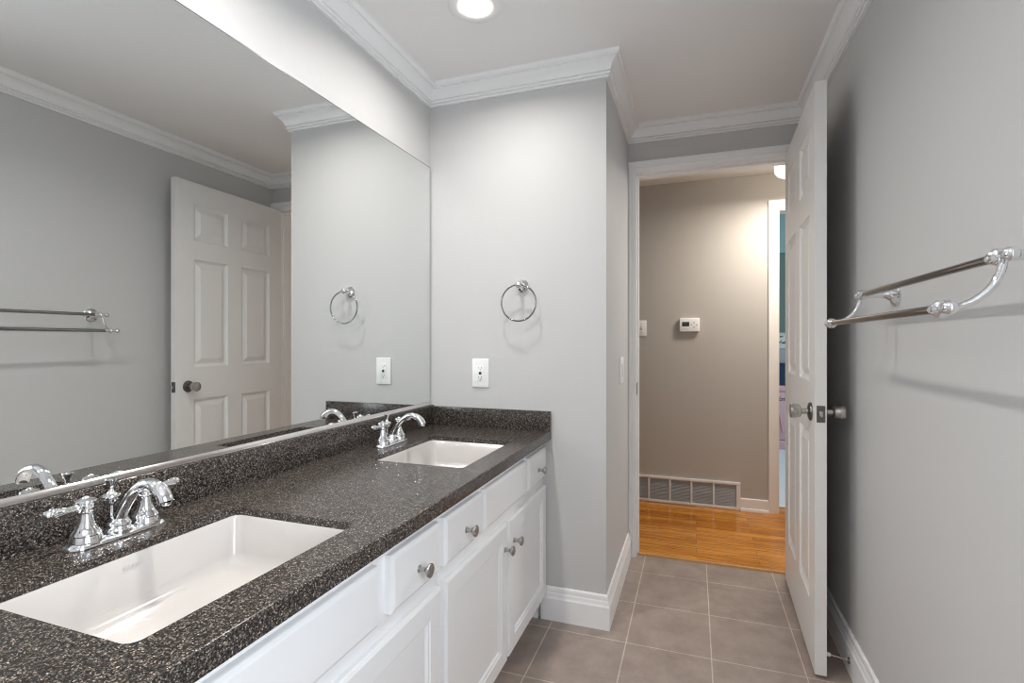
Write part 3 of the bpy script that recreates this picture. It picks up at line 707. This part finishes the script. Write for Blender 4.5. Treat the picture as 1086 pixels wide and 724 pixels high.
t_ = thing('hall_switch', 'white switch plate half hidden by the left door jamb', 'switch', (-0.3575, HY, 1.245))
b_ = MB(); b_.box(-.0355, .0355, -.006, 0, -.0575, .0575, .002); b_.build('cover_plate', M['plastic'], t_)
b_ = MB(); b_.box(-.005, .005, -.0075, -.0055, -.012, .012); sw = b_.build('switch_slot', M['grey_mark'], t_)
b_ = MB(); b_.box(-.0035, .0035, -.017, -.007, .000, .008, .001); b_.build('toggle', M['plastic'], sw)
for z in (.030, -.030):
    b_ = MB(); b_.lathe([(.003, 0), (.003, .0008), (.001, .0012)], (0, -.0058, z), (0, -1, 0), 12); b_.build('screw', M['grey_mark'], t_)

# ------------------------------------------------------------------ things in the bedroom, glimpsed past the door
PX, PY = 0.905, 6.10
t_ = thing('toy_chest', 'pink chest with dark lettering on the bedroom carpet', 'chest', (PX, PY, 0.004))
b_ = MB(); b_.box(-.30, .30, 0, .36, 0.10, .615, .006); b_.build('body', M['pink'], t_)
b_ = MB(); b_.box(-.31, .31, -.012, .37, .0, .095, .004); b_.build('plinth', M['pink'], t_)
b_ = MB(); b_.box(-.312, .312, -.014, .37, .618, .676, .006); b_.build('lid', M['pink'], t_)
mt = Matrix.Translation((-.020, -.0012, .535)) @ Matrix.Rotation(PI/2, 4, 'X')
text_mesh('lettering', 'Em', 0.060, M['black'], t_, mt, 0.001)['label'] = 'dark serif letters'
b_ = MB(); b_.tube([(-.055, -.003, .39), (-.045, -.003, .34), (-.038, -.003, .28), (-.028, -.003, .22), (-.020, -.003, .18)], [.004, .006, .006, .005, .002], 8, 1.0); b_.build('painted_stroke', M['rose'], t_)
t_ = thing('storage_bin', 'navy fabric bin on top of the pink chest', 'bin', (PX, PY+.02, 0.680))
b_ = MB(); b_.loops([rrect(-.16, .16, 0, .26, .02, 0), rrect(-.17, .17, -.01, .27, .02, .215), rrect(-.16, .16, 0, .26, .02, .215), rrect(-.155, .155, .005, .255, .02, .01)], True, True, True); b_.build('body', M['navy'], t_)
b_ = MB(); b_.box(-.176, .176, -.014, .274, .216, .235, .004); b_.build('lid', M['navy'], t_)
t_ = thing('grey_case', 'grey case with pale lid on the navy bin', 'case', (PX, PY+.03, 0.9155))
b_ = MB(); b_.box(-.15, .15, 0, .24, 0, .155, .012, 3); b_.build('body', M['greybox'], t_)
b_ = MB(); b_.box(-.155, .155, -.005, .245, .156, .212, .008, 3); ld = b_.build('lid', M['palegrey'], t_)
b_ = MB(); b_.box(-.075, -.035, -.009, -.004, .185, .195, .002); b_.build('latch', M['greybox'], ld)
t_ = thing('patterned_basket', 'black and white patterned basket on top of the grey case', 'basket', (PX, PY+.04, 1.128))
b_ = MB(); b_.loops([rrect(-.12, .12, 0, .2, .03, 0), rrect(-.135, .135, -.012, .212, .03, .105), rrect(-.125, .125, -.004, .204, .03, .105), rrect(-.11, .11, .01, .19, .03, .01)], True, True, True); b_.build('body', M['weave'], t_)
b_ = MB(); L = rrect(-.135, .135, -.012, .212, .03, .108); b_.tube(L+[L[0]], .008, 8); b_.build('rim', M['palegrey'], t_)
